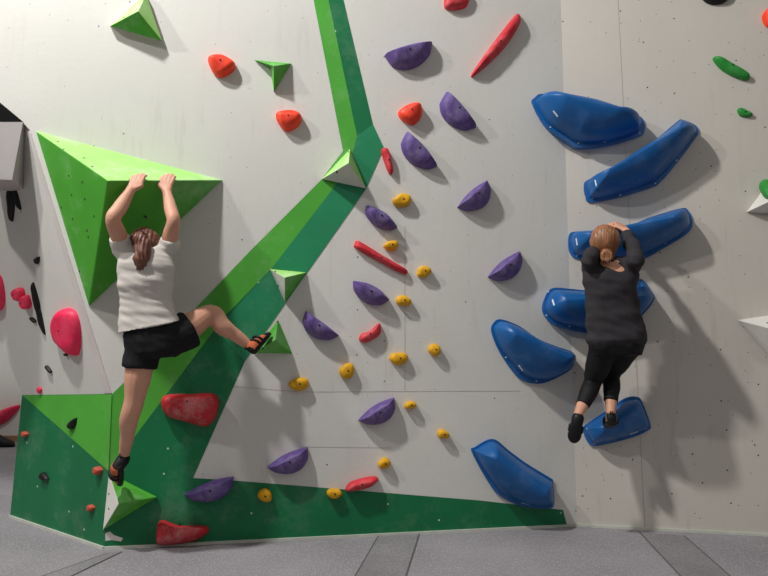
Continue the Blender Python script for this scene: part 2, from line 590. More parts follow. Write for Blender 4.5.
for i, (px, rid, hgt, pl, mark, scr, lab) in enumerate(BLU):
    h = Hold(pl, px, hgt, (5,) if i == 5 else (), rid, lip=.014, flange=.14, pw=1.75, skirt=.1 if pl not in (MAIN, RIGHT) else .004, rings=12, sub=6)
    h.make('fibreglass_sloper', blue, lab, 'climbing hold', GB)
    for s in scr:
        h.stud(s, .0062, 'screw', screwm)
    h.stud(mark[:2], .006, 'maker_mark', markm, .003, 4.2, mark[2])
    BH.append(h)

# red, orange and pink holds
RED = [
    ('crimp_hold', MAIN, [(444, 2), (446, -9), (467, -8), (468.5, 1), (465, 8), (453, 10.5), (445, 9)], .05, redm, 'red block hold cut by the top edge of the picture'),
    ('rail_hold', MAIN, [(471.5, 74), (484.6, 54.7), (500, 34), (514.5, 16), (519.7, 17), (518.5, 26), (506, 46), (491, 62), (474, 76)], .06, redm, 'long thin red rail standing steeply, near the top of the wall'),
    ('rail_hold', MAIN, [(381, 151), (386.5, 149), (390, 156.5), (393, 171), (390, 175), (386, 168)], .045, redm, 'small upright red hold on the edge of the green band right of the white-fronted pyramid'),
    ('rail_hold', MAIN, [(354.7, 244), (359, 241.5), (382.7, 256), (405, 269), (406.5, 274), (400, 273), (380, 262.5), (356, 249)], .05, redm, 'long thin red rail slanting down to the right, middle of the wall'),
    ('crescent_hold', MAIN, [(359, 337.5), (362, 333.5), (370, 331), (378, 323.5), (380.3, 326), (379.5, 334.6), (367, 342.5), (360, 341.5)], .05, redm, 'small red crescent hold between the yellow ones, upper right of the upright oval'),
    ('jug_hold', MAIN, [(346, 487), (352, 481), (373, 476), (377.8, 480), (367, 487.5), (347.5, 491)], .07, redm, 'red hold lying on the upper edge of the low green strip'),
    ('ledge_hold', MAIN, [(161.6, 404), (166, 395), (190, 394), (216, 394.5), (217.5, 412), (207.5, 426), (188, 422), (168, 416)], .10, redch, 'big red ledge hold with chalked top below the bent knee'),
    ('ledge_hold', MAIN, [(157, 534), (161, 520), (180, 525.5), (205, 525.5), (208, 532), (191, 541.5), (160, 544.5)], .08, redch, 'big red hold near the floor beside the small green corner pyramid'),
    ('jug_hold', MAIN, [(208, 61), (213, 57), (224, 57), (235, 64), (233, 72), (221.7, 78), (214, 74.5)], .07, orangem, 'orange-red knob farthest left, between two green pyramids'),
    ('jug_hold', MAIN, [(276, 118.5), (278, 113), (293, 111.5), (301.6, 117), (299, 126), (288, 132), (281, 127.6)], .07, orangem, 'orange-red knob below the small dark green pyramid face, left of the stripes'),
    ('jug_hold', MAIN, [(398, 113), (406.5, 106), (419.5, 105), (421, 117), (413, 125), (402, 121)], .07, orangem, 'orange-red knob right of the green stripes, between two purple holds'),
    ('jug_hold', RIGHT, [(762, 16), (767, 10), (778, 12), (779, 26), (768, 28), (763, 23)], .06, orangem, 'orange-red knob cut by the right edge of the picture'),
    ('jug_hold', PANEL, [(54.7, 324), (60, 313), (68, 307.8), (76.8, 312.5), (81, 328), (80.5, 350), (75.5, 355.5), (63, 345), (56, 336)], .065, pinkm, 'biggest pink hold, on the left white panel'),
    ('jug_hold', PANEL, [(15.5, 293), (20, 287.5), (24.7, 290), (24, 300.5), (18, 298.5)], .05, pinkm, 'small round pink hold, upper of the touching pair'),
    ('jug_hold', PANEL, [(24.7, 297.5), (29.5, 295), (32, 305), (29, 309), (24, 304)], .05, pinkm, 'small pink hold, lower of the touching pair'),
    ('jug_hold', PANEL, [(-8, 282), (-1, 274), (4, 284), (5, 304), (0, 311), (-8, 308)], .07, pinkm, 'pink hold cut by the left edge of the picture, on the white panel'),
    ('screw_on_hold', PANEL, [(38, 390), (39.5, 386.5), (42, 388.5), (42, 392), (40, 393)], .02, pinkm, 'tiny pink hold just above the green corner block'),
    ('jug_hold', FAR, [(-12, 416), (0, 411), (17, 405), (20, 407.5), (9, 420), (-2, 426), (-12, 427)], .15, pinkm, 'bright pink hold on the far wall beyond the green corner'),
    ('screw_on_hold', BLOCK, [(23.3, 434), (26, 431), (29, 434), (26, 437)], .03, brickm, 'round brick-red foothold high at the left of the green corner block'),
    ('screw_on_hold', BLOCK, [(96.3, 470), (99.5, 466), (103, 470), (99.5, 474.5)], .04, brickm, 'round brick-red foothold beside the standing foot, at the corner edge'),
    ('screw_on_hold', BLOCK, [(89, 507.5), (92, 504), (95.2, 507.5), (92, 511)], .03, brickm, 'round brick-red foothold lowest on the green corner block'),
    ('jug_hold', RIGHT, [(712.6, 60), (717, 57.7), (730, 64), (747.5, 74.5), (747.5, 80.5), (737, 78.8), (722, 71)], .05, greenh, 'dark green long hold slanting down right, upper right of the wall'),
    ('screw_on_hold', RIGHT, [(737, 110), (742, 108.5), (752.3, 114.5), (748, 117.3), (740, 116.3)], .03, greenh, 'tiny dark green hold below the long green one'),
    ('crimp_hold', RIGHT, [(700, -4), (706, -10), (722, -10), (729, -4), (724, 3), (714, 5), (706, 3)], .05, blackm, 'black hold cut by the top edge of the picture at the right'),
    ('blade_hold', PANEL, [(11, 177), (14, 181), (21.5, 207), (19, 208), (12.5, 194)], .02, blackm, 'thin black blade hold beneath the grey box, right one leaning outward'),
    ('blade_hold', PANEL, [(10.5, 186), (13, 190), (15.3, 200), (13.5, 221), (11, 215), (9, 202)], .03, blackm, 'upright black blade hold beneath the grey box, left of the leaning one'),
    ('blade_hold', PANEL, [(33.5, 282), (36.5, 290), (40.5, 306), (38.5, 313), (34.5, 304), (32.5, 290)], .02, blackm, 'long black blade hold right of the pink pair, upper half'),
    ('blade_hold', PANEL, [(37.5, 309), (40.5, 308), (45.8, 334), (42, 328), (39, 318)], .02, blackm, 'long black blade hold right of the pink pair, lower half'),
    ('screw_on_hold', PANEL, [(35, 259), (38, 258), (40, 256.5), (39.5, 262), (37.5, 264)], .02, blackm, 'small black hold above the long black blade'),
    ('screw_on_hold', PANEL, [(31, 317.5), (33.5, 317.5), (36.8, 321.5), (34.5, 322.5)], .02, blackm, 'small black hold under the pink pair'),
    ('screw_on_hold', PANEL, [(46.5, 366), (48.5, 366), (52.5, 371.5), (50.5, 372.5)], .02, blackm, 'small black hold below the biggest pink hold, lowest on the white panel'),
    ('screw_on_hold', PANEL, [(65.5, 353.5), (67.5, 352.8), (68.6, 355), (66.8, 356)], .02, blackm, 'tiny black dot hold touching the foot of the biggest pink hold'),
    ('crimp_hold', BLOCK, [(70, 424), (75, 419), (77.5, 418), (76.5, 424), (73.5, 429), (70.5, 428)], .03, blackm, 'black leaf-shaped hold on the light green corner paint'),
    ('crimp_hold', BLOCK, [(41.5, 477), (44, 472), (47, 474), (49.5, 479.5), (46, 480), (43, 480)], .03, blackm, 'black hold on the dark green corner paint'),
]
for i, (nm, pl, px, hgt, mat, lab) in enumerate(RED):
    c = sum((Vector(p) for p in px), Vector((0, 0)))/len(px)
    # ridge along the longest direction
    d = max(((Vector(a)-Vector(b)) for a in px for b in px), key=lambda v: v.length)
    w = d.length
    r = d*.26
    up = Vector((0, -1.5)) if nm in ('jug_hold',) else (Vector((0, -8)) if nm == 'ledge_hold' else Vector((0, 0)))
    if w < 16:
        up = Vector((0, 0))
    h = Hold(pl, px, hgt, (), (c-r+up, c+r+up), lip=min(.014, hgt*.3), pw=2.0, sub=4, rings=7)
    colr = {id(redm): 'red', id(redch): 'red', id(orangem): 'orange', id(pinkm): 'pink', id(brickm): 'brick red', id(greenh): 'green', id(blackm): 'black'}[id(mat)]
    h.make(nm, mat, lab, 'climbing hold', colr + ' holds', .006 if w > 12 else 0, i*2.3)
    if w > 11 and mat is not blackm:
        h.stud(tuple(c+up), .006, 'bolt', boltm)

# ------------------------------------------------------------------ volumes


def volume(name, pl, base, apex, hgt, mats, idx, label, group=None, bev=.004, plank=None, thick=.012):
    """pyramid volume: base polygon on the wall, apex hgt out of it; idx = material per side face"""
    bm = bmesh.new()
    n = len(base)
    b0 = [pl.hit(*p, -.004) for p in base]
    b1 = [pl.hit(*p, thick) for p in base]
    ap = pl.hit(*apex, hgt)
    o = sum(b0, Vector())/n
    va = [bm.verts.new(p) for p in b0]
    vb = [bm.verts.new(p) for p in b1]
    vp = bm.verts.new(ap)
    bm.faces.new(va)
    for i in range(n):
        j = (i+1) % n
        f = bm.faces.new((va[i], va[j], vb[j], vb[i]))
        f.material_index = idx[i] if plank is None else plank
        f = bm.faces.new((vb[i], vb[j], vp))
        f.material_index = idx[i]
    ed = [e for e in bm.edges if vp in e.verts]
    bmesh.ops.bevel(bm, geom=ed, offset=bev, segments=2, affect='EDGES', profile=.5, material=-1)
    ob = link(name, bm, mats, None, o)
    tag(ob, label, 'climbing volume', group)
    return ob, ap, b1


GV = 'pyramid volumes'
VM = [vgreen, vpale, vwhite, greyv, blackv, trimw]
big, BAP, BB = volume('pyramid_volume', MAIN, [(36, 131), (222, 180), (89, 306)], (108, 180.5), .52, VM, [1, 0, 0], 'huge green pyramid volume with chalky, lit-painted top the bare-armed climber hangs from', GV, .008)
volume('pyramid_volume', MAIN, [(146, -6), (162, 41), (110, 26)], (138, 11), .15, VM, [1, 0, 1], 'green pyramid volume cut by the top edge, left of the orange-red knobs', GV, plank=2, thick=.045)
volume('pyramid_volume', MAIN, [(255, 60), (291, 63.5), (274, 92), (270, 67)], (273.5, 66), .11, VM, [0, 0, 0, 0], 'slim green pyramid volume between two orange-red knobs, left of the stripes', GV)
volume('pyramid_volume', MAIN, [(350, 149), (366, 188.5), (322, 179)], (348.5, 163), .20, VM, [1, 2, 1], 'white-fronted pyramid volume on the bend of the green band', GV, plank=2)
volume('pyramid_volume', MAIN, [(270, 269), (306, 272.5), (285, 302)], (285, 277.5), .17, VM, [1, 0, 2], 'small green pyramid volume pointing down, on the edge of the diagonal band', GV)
_, V6AP, _ = volume('pyramid_volume', MAIN, [(278, 320), (292, 353.5), (254, 353)], (275, 340), .17, VM, [0, 0, 0], 'small green pyramid volume under the raised foot', GV)
v7pl = plane3(MAIN.hit(109, 473), MAIN.hit(157, 497), BLOCK.hit(102.5, 530))
_, V7AP, V7B = volume('pyramid_volume', v7pl, [(109, 473), (157, 497), (103, 530)], (118.6, 504), .15, VM, [0, 0, 2], 'small green pyramid volume with white side at the corner under the standing foot', GV, thick=.03)
volume('pyramid_volume', RIGHT, [(747, 212), (772, 178), (812, 215)], (779, 197), .2, VM, [2, 2, 2], 'white pyramid volume at the right edge carrying a green hold', GV)
volume('pyramid_volume', RIGHT, [(738, 320), (792, 312), (775, 362)], (776, 330), .2, VM, [2, 2, 2], 'white pyramid volume at the right edge, the lower one', GV)
# the green hold on the white volume
gp = plane3(RIGHT.hit(747, 212, .012), RIGHT.hit(772, 178, .012), RIGHT.hit(779, 197, .2))
h = Hold(gp, [(761.5, 190), (764, 183), (772, 181), (776, 190), (772, 199), (765, 198)], .05, lip=.012, sub=4, rings=6)
h.make('jug_hold', greenh, 'green hold on the white pyramid volume, cut by the right edge', 'climbing hold', 'green holds')

# grey box volume with black top in the upper left
bm = bmesh.new()
U0 = MAIN.u
f0 = [MAIN.hit(-70, 122, .05), MAIN.hit(23, 122, .012), MAIN.hit(12, 180, .008), MAIN.hit(-70, 176, .03)]
t0 = [MAIN.hit(-70, 44, -.01), MAIN.hit(23.5, 121.5, -.02)]
bk = [p - MAIN.n*.28 - U0*.02 for p in f0]
vf = [bm.verts.new(p) for p in f0]
vt = [bm.verts.new(p) for p in t0]
vb = [bm.verts.new(p) for p in bk]
for fc, mi in (((vf[0], vf[1], vf[2], vf[3]), 0), ((vt[0], vt[1], vf[1], vf[0]), 1), ((vb[3], vb[2], vb[1], vb[0]), 0), ((vf[2], vf[3], vb[3], vb[2]), 0),
               ((vf[1], vf[2], vb[2], vb[1]), 0), ((vf[1], vt[1], vb[1]), 1), ((vt[0], vt[1], vb[1], vb[0]), 1), ((vf[0], vt[0], vb[0]), 0), ((vf[0], vf[3], vb[3], vb[0]), 0)):
    f = bm.faces.new(fc)
    f.material_index = mi
tag(link('box_volume', bm, [greyv, blackv], None, f0[1]), 'grey overhanging box volume with black top at the left edge', 'climbing volume')

# ------------------------------------------------------------------ figures


def ball(bm, c, ax, r, sub=2):
    x, y, z = (Vector(a).normalized()*k for a, k in zip(ax, r))
    m = Matrix(((x.x, y.x, z.x, c.x), (x.y, y.y, z.y, c.y), (x.z, y.z, z.z, c.z), (0, 0, 0, 1)))
    bmesh.ops.create_icosphere(bm, subdivisions=sub, radius=1, matrix=m)


I3 = (Vector((1, 0, 0)), Vector((0, 1, 0)), Vector((0, 0, 1)))


def ring(c, x, y, n=20, e=2.0):
    out = []
    for k in range(n):
        a = 2*math.pi*k/n
        ca, sa = math.cos(a), math.sin(a)
        out.append(c + x*math.copysign(abs(ca)**(2/e), ca) + y*math.copysign(abs(sa)**(2/e), sa))
    return out


def loft(bm, secs, n=20, e=2.0):
    rows = [[bm.verts.new(p) for p in ring(c, x, y, n, e)] for c, x, y in secs]
    for a, b in zip(rows, rows[1:]):
        for i in range(n):
            bm.faces.new((a[i], a[(i+1) % n], b[(i+1) % n], b[i]))
    bm.faces.new(rows[0][::-1])
    bm.faces.new(rows[-1])


def tube(bm, pts, rad, n=14, caps=True):
    pts = [Vector(p) for p in pts]
    secs = []
    prev = None
    for i, p in enumerate(pts):
        d = (pts[min(i+1, len(pts)-1)] - pts[max(i-1, 0)]).normalized()
        ref = prev if prev is not None else (Vector((0, 0, 1)) if abs(d.z) < .8 else Vector((1, 0, 0)))
        x = (ref - d*ref.dot(d)).normalized()
        prev = x
        secs.append((p, x*rad[i], d.cross(x)*rad[i]))
    loft(bm, secs, n)
    if caps:
        for i in (0, -1):
            ball(bm, pts[i], I3, (rad[i]*.99,)*3)


def fine(pts, rad, k=5):
    """smooth a centre line with radii"""
    P, R = [], []
    n = len(pts)
    for i in range(n-1):
        p0, p1, p2, p3 = pts[max(i-1, 0)], pts[i], pts[i+1], pts[min(i+2, n-1)]
        for s in range(k):
            t = s/k
            P.append(.5*((2*p1)+(p2-p0)*t+(2*p0-5*p1+4*p2-p3)*t*t+(3*p1-p0-3*p2+p3)*t**3))
            u = t*t*(3-2*t)
            R.append(rad[i]*(1-u)+rad[i+1]*u)
    P.append(pts[-1])
    R.append(rad[-1])
    return P, R


def limb(bm, pts, rad, k=5):
    P, R = fine(pts, rad, k)
    tube(bm, P, R)


def grow(name, bm, mats, parent, origin, voxel=.007, smooth=4, fold=None, mark=None):
    """weld overlapping closed shapes into one continuous smooth skin"""
    me = bpy.data.meshes.new(name)
    bmesh.ops.recalc_face_normals(bm, faces=bm.faces)
    for v in bm.verts:
        v.co -= origin
    bm.to_mesh(me)
    bm.free()
    t = bpy.data.objects.new(name+'_tmp', me)
    COL.objects.link(t)
    r = t.modifiers.new('r', 'REMESH')
    r.mode = 'VOXEL'
    r.voxel_size = voxel
    if smooth:
        s = t.modifiers.new('s', 'SMOOTH')
        s.factor = .5
        s.iterations = smooth
    dg = bpy.context.evaluated_depsgraph_get()
    dg.update()
    m2 = bpy.data.meshes.new_from_object(t.evaluated_get(dg))
    bpy.data.objects.remove(t)
    bpy.data.meshes.remove(me)
    m2.name = name
    if fold:
        nrm = [v.normal.copy() for v in m2.vertices]
        for v, q in zip(m2.vertices, nrm):
            v.co += q*fold(v.co+origin)
    m2.materials.clear()
    for m in (mats if isinstance(mats, (list, tuple)) else [mats]):
        m2.materials.append(m)
    for p in m2.polygons:
        p.use_smooth = True
        p.material_index = mark(p.center+origin) if mark else 0
    o = bpy.data.objects.new(name, m2)
    COL.objects.link(o)
    o.parent = parent
    return o


def hand(bm, wrist, knuck, side, d1, d2, d3, thumb, sc=1.0):
    """palm, four unequal bent fingers, thumb leaving the side of the palm near its base; side points to the thumb"""
    side = Vector(side).normalized()
    w = Vector(wrist)
    kc = Vector(knuck)
    for i, (o, ln) in enumerate(((.031, .92), (.010, 1.0), (-.011, .94), (-.031, .74))):
        k = kc + side*o*sc + (w-kc).normalized()*(.004 if i in (1, 2) else .010)*sc
        tube(bm, [w+side*o*.45*sc, w.lerp(k, .5)+side*o*.12*sc, k], [.016*sc, .0135*sc, .0115*sc], 10)
        a = k + d1*.040*ln*sc
        b = a + d2*.026*ln*sc
        c = b + d3*.020*ln*sc
        tube(bm, [k, a, b, c], [.0105*sc, .0095*sc, .009*sc, .0075*sc], 10)
    ax = (kc-w).normalized()
    t0 = w + side*.022*sc + ax*.014*sc
    t1 = t0 + (side*.72+ax*.7).normalized()*.036*sc
    t2 = t1 + thumb*.032*sc
    t3 = t2 + (thumb+d2*.5).normalized()*.022*sc
    tube(bm, [t0, t1, t2, t3], [.015*sc, .0125*sc, .0105*sc, .0085*sc], 10)


def head(bm, c, up, fwd, s=1.0):
    up = up.normalized()
    fwd = (fwd - up*fwd.dot(up)).normalized()
    rt = fwd.cross(up)
    ax = (rt, fwd, up)
    ball(bm, c + fwd*-.008*s, ax, (.074*s, .094*s, .092*s), 3)
    ball(bm, c + fwd*.022*s - up*.045*s, ax, (.056*s, .066*s, .072*s), 3)
    ball(bm, c + fwd*.058*s - up*.092*s, ax, (.026*s, .024*s, .020*s))
    tube(bm, [c+fwd*.086*s+up*.002*s, c+fwd*.099*s-up*.036*s], [.008*s, .0125*s], 10)
    for q in (-1, 1):
        ball(bm, c + rt*q*.076*s - fwd*.006*s - up*.018*s, ax, (.010*s, .020*s, .032*s))
        ball(bm, c + rt*q*.031*s + fwd*.077*s + up*.002*s, ax, (.014*s, .012*s, .011*s))
        ball(bm, c + rt*q*.042*s + fwd*.058*s - up*.040*s, ax, (.022*s, .022*s, .024*s))
    ball(bm, c + fwd*.087*s - up*.062*s, ax, (.022*s, .010*s, .009*s))
    eyes = [c + rt*q*.031*s + fwd*.088*s + up*.002*s for q in (-1, 1)]
    mouth = c + fwd*.092*s - up*.062*s
    return ax, eyes, mouth


def face_mark(eyes, mouth):
    def f(p):
        if any((p-e).length < .010 for e in eyes):
            return 1
        if (p-mouth).length < .017:
            return 2
        return 0
    return f


def shoe(root, org, heel, toe, upv, w=.043, accent=shoeo, ankle=None):
    """climbing shoe along heel to toe with rubber rand, coloured upper, strap and pull loops"""
    d = (toe-heel)
    L = d.length
    d.normalize()
    upv = (upv - d*upv.dot(d)).normalized()
    s = d.cross(upv)
    bm = bmesh.new()
    secs = []
    for t, ww, hh, zz in ((0, .5, .022, .020), (.06, .72, .030, .024), (.2, .80, .036, .028), (.42, .86, .034, .026), (.62, 1.0, .027, .019), (.8, .92, .021, .013), (.94, .62, .015, .008), (1.0, .3, .010, .004)):
        secs.append((heel + d*L*t + upv*zz, s*w*ww, upv*hh))
    loft(bm, secs, 16, 2.4)
    if ankle is not None:
        tube(bm, [heel+d*L*.16+upv*.03, heel.lerp(ankle, .35)+d*L*.1+upv*.012, heel.lerp(ankle, .75)+d*L*.07], [.036, .036, .037], 14)
    o = grow('climbing_shoe', bm, [accent, shoem], root, org, .005, 3,
             mark=lambda p: 1 if ((p-heel).dot(upv) < .022 or (p-heel).dot(d) > L*.66 or (p-heel).dot(d) < L*.03) else 0)
    for tt in (.30, .46):
        b2 = bmesh.new()
        c = heel + d*L*tt + upv*.028
        m = []
        for k in range(11):
            a = -.25 + (math.pi+.5)*k/10
            m.append(c + s*math.cos(a)*w*.93 + upv*math.sin(a)*.040)
        tube(b2, m, [.0075]*11, 8)
        link('strap', b2, shoem, o, org, True)
    b2 = bmesh.new()
    base = heel + upv*.05 - d*.004
    if ankle is not None:
        base = heel.lerp(ankle, .72) - d*.012
    tube(b2, [base - s*.012, base - d*.018+upv*.022 - s*.006, base - d*.018+upv*.022+s*.006, base+s*.012], [.004]*4, 8)
    link('pull_loop', b2, shoem, o, org, True)
    return o


def M3(x, y, n):
    return MAIN.hit(x, y, n)


U, N_, Z = MAIN.u, MAIN.n, Vector((0, 0, 1))

# ---------------- climber in white t-shirt
org = M3(121, 482, .14)
p1 = bpy.data.objects.new('person', None)
COL.objects.link(p1)
p1.location = org
tag(p1, 'person in white t-shirt and black shorts hanging from the huge green pyramid', 'person', 'climbers on the wall')


def edge_pt(a, b, px):
    best = None
    for k in range(201):
        q = a.lerp(b, k/200)
        d = q-CAM
        x = 384 + F*d.x/d.dot(FW)
        if best is None or abs(x-px) < best[0]:
            best = (abs(x-px), q)
    return best[1]


EB = BB[1]
kl, kr = edge_pt(BAP, EB, 137.5), edge_pt(BAP, EB, 167.5)
A0 = BB[0]


def onto_top(k):
    fn = (A0-BAP).cross(EB-BAP).normalized()
    if fn.z < 0:
        fn = -fn
    slope = (-MAIN.n - fn*(-MAIN.n).dot(fn)).normalized()
    return slope, fn


sl, fn = onto_top(kl)
bm = bmesh.new()
SPN = [(349, 153, .355, .120, .085), (342, 152.5, .36, .145, .110), (330, 150.5, .365, .138, .105), (316, 147, .37, .122, .088), (300, 146, .375, .122, .088),
       (284, 146, .385, .138, .098), (270, 146, .395, .135, .095), (258, 146, .39, .12, .075), (252, 147, .385, .09, .06)]
secs = [(M3(x, y, n), U*a, N_*b) for y, x, n, a, b in SPN]
loft(bm, secs, 24, 2.3)
shl, shr = M3(123.5, 250, .40), M3(167.5, 249.5, .35)
ell, elr = M3(113, 219, .52), M3(173.5, 221, .43)
wrl, wrr = kl + N_*.035 - Z*.068 - U*.028, kr + N_*.035 - Z*.072 + U*.004
c7 = M3(147, 262, .40)
limb(bm, [M3(146, 264, .38), shl], [.06, .048])
limb(bm, [M3(146, 264, .38), shr], [.06, .046])
limb(bm, [shl, shl.lerp(ell, .5), ell, ell.lerp(wrl, .35), wrl], [.049, .045, .039, .039, .026], 6)
limb(bm, [shr, shr.lerp(elr, .5), elr, elr.lerp(wrr, .35), wrr], [.046, .044, .037, .037, .025], 6)
for w, kk, sgn in ((wrl, kl, 1), (wrr, kr, -1)):
    kn = kk + fn*.004 + N_*.012 - Z*.004
    d1 = (fn*.55 + sl*.75).normalized()
    d2 = (sl*1.0 + fn*.02).normalized()
    d3 = (sl*1.0 - fn*.28).normalized()
    hand(bm, w, kn, U*sgn, d1, d2, d3, (Z*.75+sl*.3-U*sgn*.1).normalized(), .98)
hc = M3(145, 247, .33)
limb(bm, [c7 - N_*.015, hc - Z*.05], [.055, .048])
hax, eyes, mouth = head(bm, hc, Z*.9+N_*.32, -N_*1.0+Z*.35, .97)
# legs
hl, hr_ = M3(144, 343, .36), M3(166, 341, .34)
knl, knr = M3(134, 402, .36), M3(211, 314, .22)
anl, anr = M3(124, 455, .20), M3(248.5, 345, .17)
limb(bm, [hl, hl.lerp(knl, .5)+N_*.01, knl, knl.lerp(anl, .3)+N_*.022-U*.004, knl.lerp(anl, .65)+N_*.008, anl], [.086, .073, .053, .051, .038, .029], 6)
limb(bm, [hr_, hr_.lerp(knr, .5)+N_*.015, knr, knr.lerp(anr, .3)-Z*.016+N_*.012, knr.lerp(anr, .65)-Z*.006, anr], [.090, .078, .057, .053, .040, .030], 6)
# feet
he1, to1 = M3(122.5, 465, .235), M3(122.5, 483, .085)
he2, to2 = M3(254.5, 354, .205), M3(270.5, 334, .10)
limb(bm, [anl, he1.lerp(to1, .28)+Z*.03, he1.lerp(to1, .5)+Z*.024], [.030, .019, .014])
up2 = (Z*.72 - U*.70 + N_*.1)
limb(bm, [anr, he2.lerp(to2, .28)+up2*.03, he2.lerp(to2, .5)+up2*.024], [.030, .019, .014])
grow('body', bm, [skin, eyem, lipm], p1, org, .0058, 3, mark=face_mark(eyes, mouth))


def creases(amp, fx, fz, seed):
    def f(p):
        a = noise.noise(Vector((p.x*fx+seed, p.y*fx, p.z*fz)))
        b = noise.noise(Vector((p.x*fx*2.3+seed, p.y*fx, p.z*fz*2.1 + p.x*9)))
        return amp*(a+.5*b)
    return f


# t-shirt
bm = bmesh.new()
TS = [(327, 150, .375, .162, .122, -.02), (319, 148.5, .372, .152, .116, -.012), (308, 147, .372, .142, .110, 0), (294, 146, .378, .142, .108, 0), (280, 146, .388, .148, .114, 0), (266, 146, .395, .150, .112, 0), (256, 146, .392, .136, .090, 0), (249.5, 146, .385, .095, .058, 0)]
secs = []
for y, x, n, a, b, tl in TS:
    k = max(0, (y-300)/27)
    secs.append((M3(x, y, n), U*a + Z*.035*k*k, N_*b - Z*.012*k))
loft(bm, secs, 28, 2.4)
for s, e_, t in ((shl, ell, .42), (shr, elr, .36)):
    limb(bm, [M3(146, 265, .39), s], [.078, .062])
    q = s.lerp(e_, t)
    tube(bm, [s, s.lerp(q, .5), q], [.060, .057, .054], 18, False)
    ball(bm, s, I3, (.060,)*3)
grow('t_shirt', bm, shirtm, p1, org, .0065, 3, fold=creases(.009, 5, 17, 3.0))
# neckband and knotted hem corner
# shorts
bm = bmesh.new()
secs = [(M3(151, 322, .37), U*.130+Z*.03, N_*.100), (M3(152, 331, .365), U*.150+Z*.025, N_*.118), (M3(153.5, 341, .36), U*.158+Z*.012, N_*.126), (M3(154.5, 352, .355), U*.150+Z*.012, N_*.118), (M3(154.5, 358, .355), U*.110+Z*.01, N_*.095)]
loft(bm, secs, 24, 2.3)
sl_end = hl.lerp(knl, .42)
sr_end = hr_.lerp(knr, .50)
tube(bm, [hl+U*.004, hl.lerp(sl_end, .5), sl_end], [.098, .097, .093], 18, False)
tube(bm, [hr_, hr_.lerp(sr_end, .5)-Z*.006, sr_end-Z*.01], [.106, .110, .112], 18, False)
grow('shorts', bm, shortm, p1, org, .0065, 3, fold=creases(.008, 9, 12, 8.0))
# hair with pony tail
bm = bmesh.new()
rt, fw, uu = hax
ball(bm, hc - fw*.020 + uu*.014, hax, (.089, .098, .102), 3)
ball(bm, hc - fw*.045 - uu*.030, hax, (.068, .058, .062), 3)
pt = [hc - fw*.085 + uu*.075, hc - fw*.128 + uu*.070, M3(143, 246, .475), M3(141.5, 258, .49), M3(140.5, 267, .48), M3(139, 276, .455)]
limb(bm, pt, [.028, .034, .044, .042, .032, .010], 6)
limb(bm, [pt[1], M3(146, 247, .47), M3(145, 258, .475), M3(144, 267, .46)], [.02, .026, .024, .006], 6)
limb(bm, [pt[1], M3(139, 246, .465), M3(137.5, 257, .47), M3(138.5, 266, .455)], [.02, .024, .02, .006], 6)
ho = grow('hair', bm, hair1, p1, org, .0055, 2, fold=lambda p: .003*math.sin(p.dot(U)*360 + 8*noise.noise(p*11)) + .005*noise.noise(p*30))
b2 = bmesh.new()
c = hc - fw*.104 + uu*.075
mm = [c + (rt*math.cos(a)+uu*math.sin(a))*.028 for a in [k*math.pi/6 for k in range(13)]]
tube(b2, mm, [.007]*13, 8, False)
link('hair_tie', b2, boltm, ho, org, True)
shoe(p1, org, he1, to1, Z*.5+N_*.6, .047, shoeo, anl)
shoe(p1, org, he2, to2, up2, .045, shoeo, anr)

# ---------------- climber in dark sweatshirt
RU, RN = RIGHT.u, RIGHT.n


def R3(x, y, n):
    return RIGHT.hit(x, y, n)


B7 = BH[6]
org2 = R3(608, 424, .24)
p2 = bpy.data.objects.new('person', None)
COL.objects.link(p2)
p2.location = org2
tag(p2, 'person in charcoal sweatshirt and black leggings standing on a blue wedge', 'person', 'climbers on the wall')


def surf_out(h, px):
    loc, nr = h.surf(h.pl.uv(*px))
    return loc + h.origin, nr


# top of the gripped hold: walk along its ridge
B3 = BH[2]


def ridge_top(px):
    """point on the hold seen at the top silhouette near image column px"""
    best = None
    for y in range(205, 262):
        d = ray(px, y)
        ok, loc, nr, _ = B3.ob.ray_cast(CAM - B3.origin, d.normalized())
        if ok:
            return loc + B3.origin, nr
    return R3(px, 226, .2), Z


bpy.context.view_layer.update()
k2l, nl_ = ridge_top(609)
k2r, nr_ = ridge_top(619)
bm = bmesh.new()
SP2 = [(350, 616, .40, .150, .110), (340, 616, .41, .168, .120), (328, 615, .42, .155, .108), (312, 613, .43, .128, .092), (298, 611.5, .44, .128, .092), (284, 610.5, .45, .142, .10), (273, 610, .455, .150, .10), (264, 609, .45, .13, .078), (259, 608, .445, .085, .055)]
loft(bm, [(R3(x, y, n), RU*a, RN*b) for y, x, n, a, b in SP2], 24, 2.3)
s2l, s2r = R3(591, 266, .43), R3(629, 267, .43)
e2l, e2r = R3(589, 260, .57), R3(635.5, 259, .575)
w2l, w2r = k2l + RN*.07 - Z*.045 - RU*.035, k2r + RN*.075 - Z*.040 + RU*.030
limb(bm, [R3(609, 269, .44), s2l], [.07, .055])
limb(bm, [R3(609, 269, .44), s2r], [.07, .055])
limb(bm, [s2l, s2l.lerp(e2l, .5), e2l, e2l.lerp(w2l, .35), w2l], [.044, .037, .030, .030, .023], 6)
limb(bm, [s2r, s2r.lerp(e2r, .5), e2r, e2r.lerp(w2r, .35), w2r], [.044, .037, .030, .030, .023], 6)
for w, kk, sgn in ((w2l, k2l, 1), (w2r, k2r, -1)):
    kn = kk + RN*.020 + Z*.008
    ins = (-RN*.9 + Z*.12)
    hand(bm, w, kn, (RU*sgn*.9+Z*.3), (ins+Z*.45-RU*sgn*0).normalized(), (ins+RU*sgn*.25).normalized(), (ins-Z*.35+RU*sgn*.2).normalized(), (ins*.6+RU*sgn*.5).normalized(), .95)
hc2 = R3(604.3, 242.5, .44)
limb(bm, [R3(607, 264, .45), hc2 - Z*.045], [.056, .050])
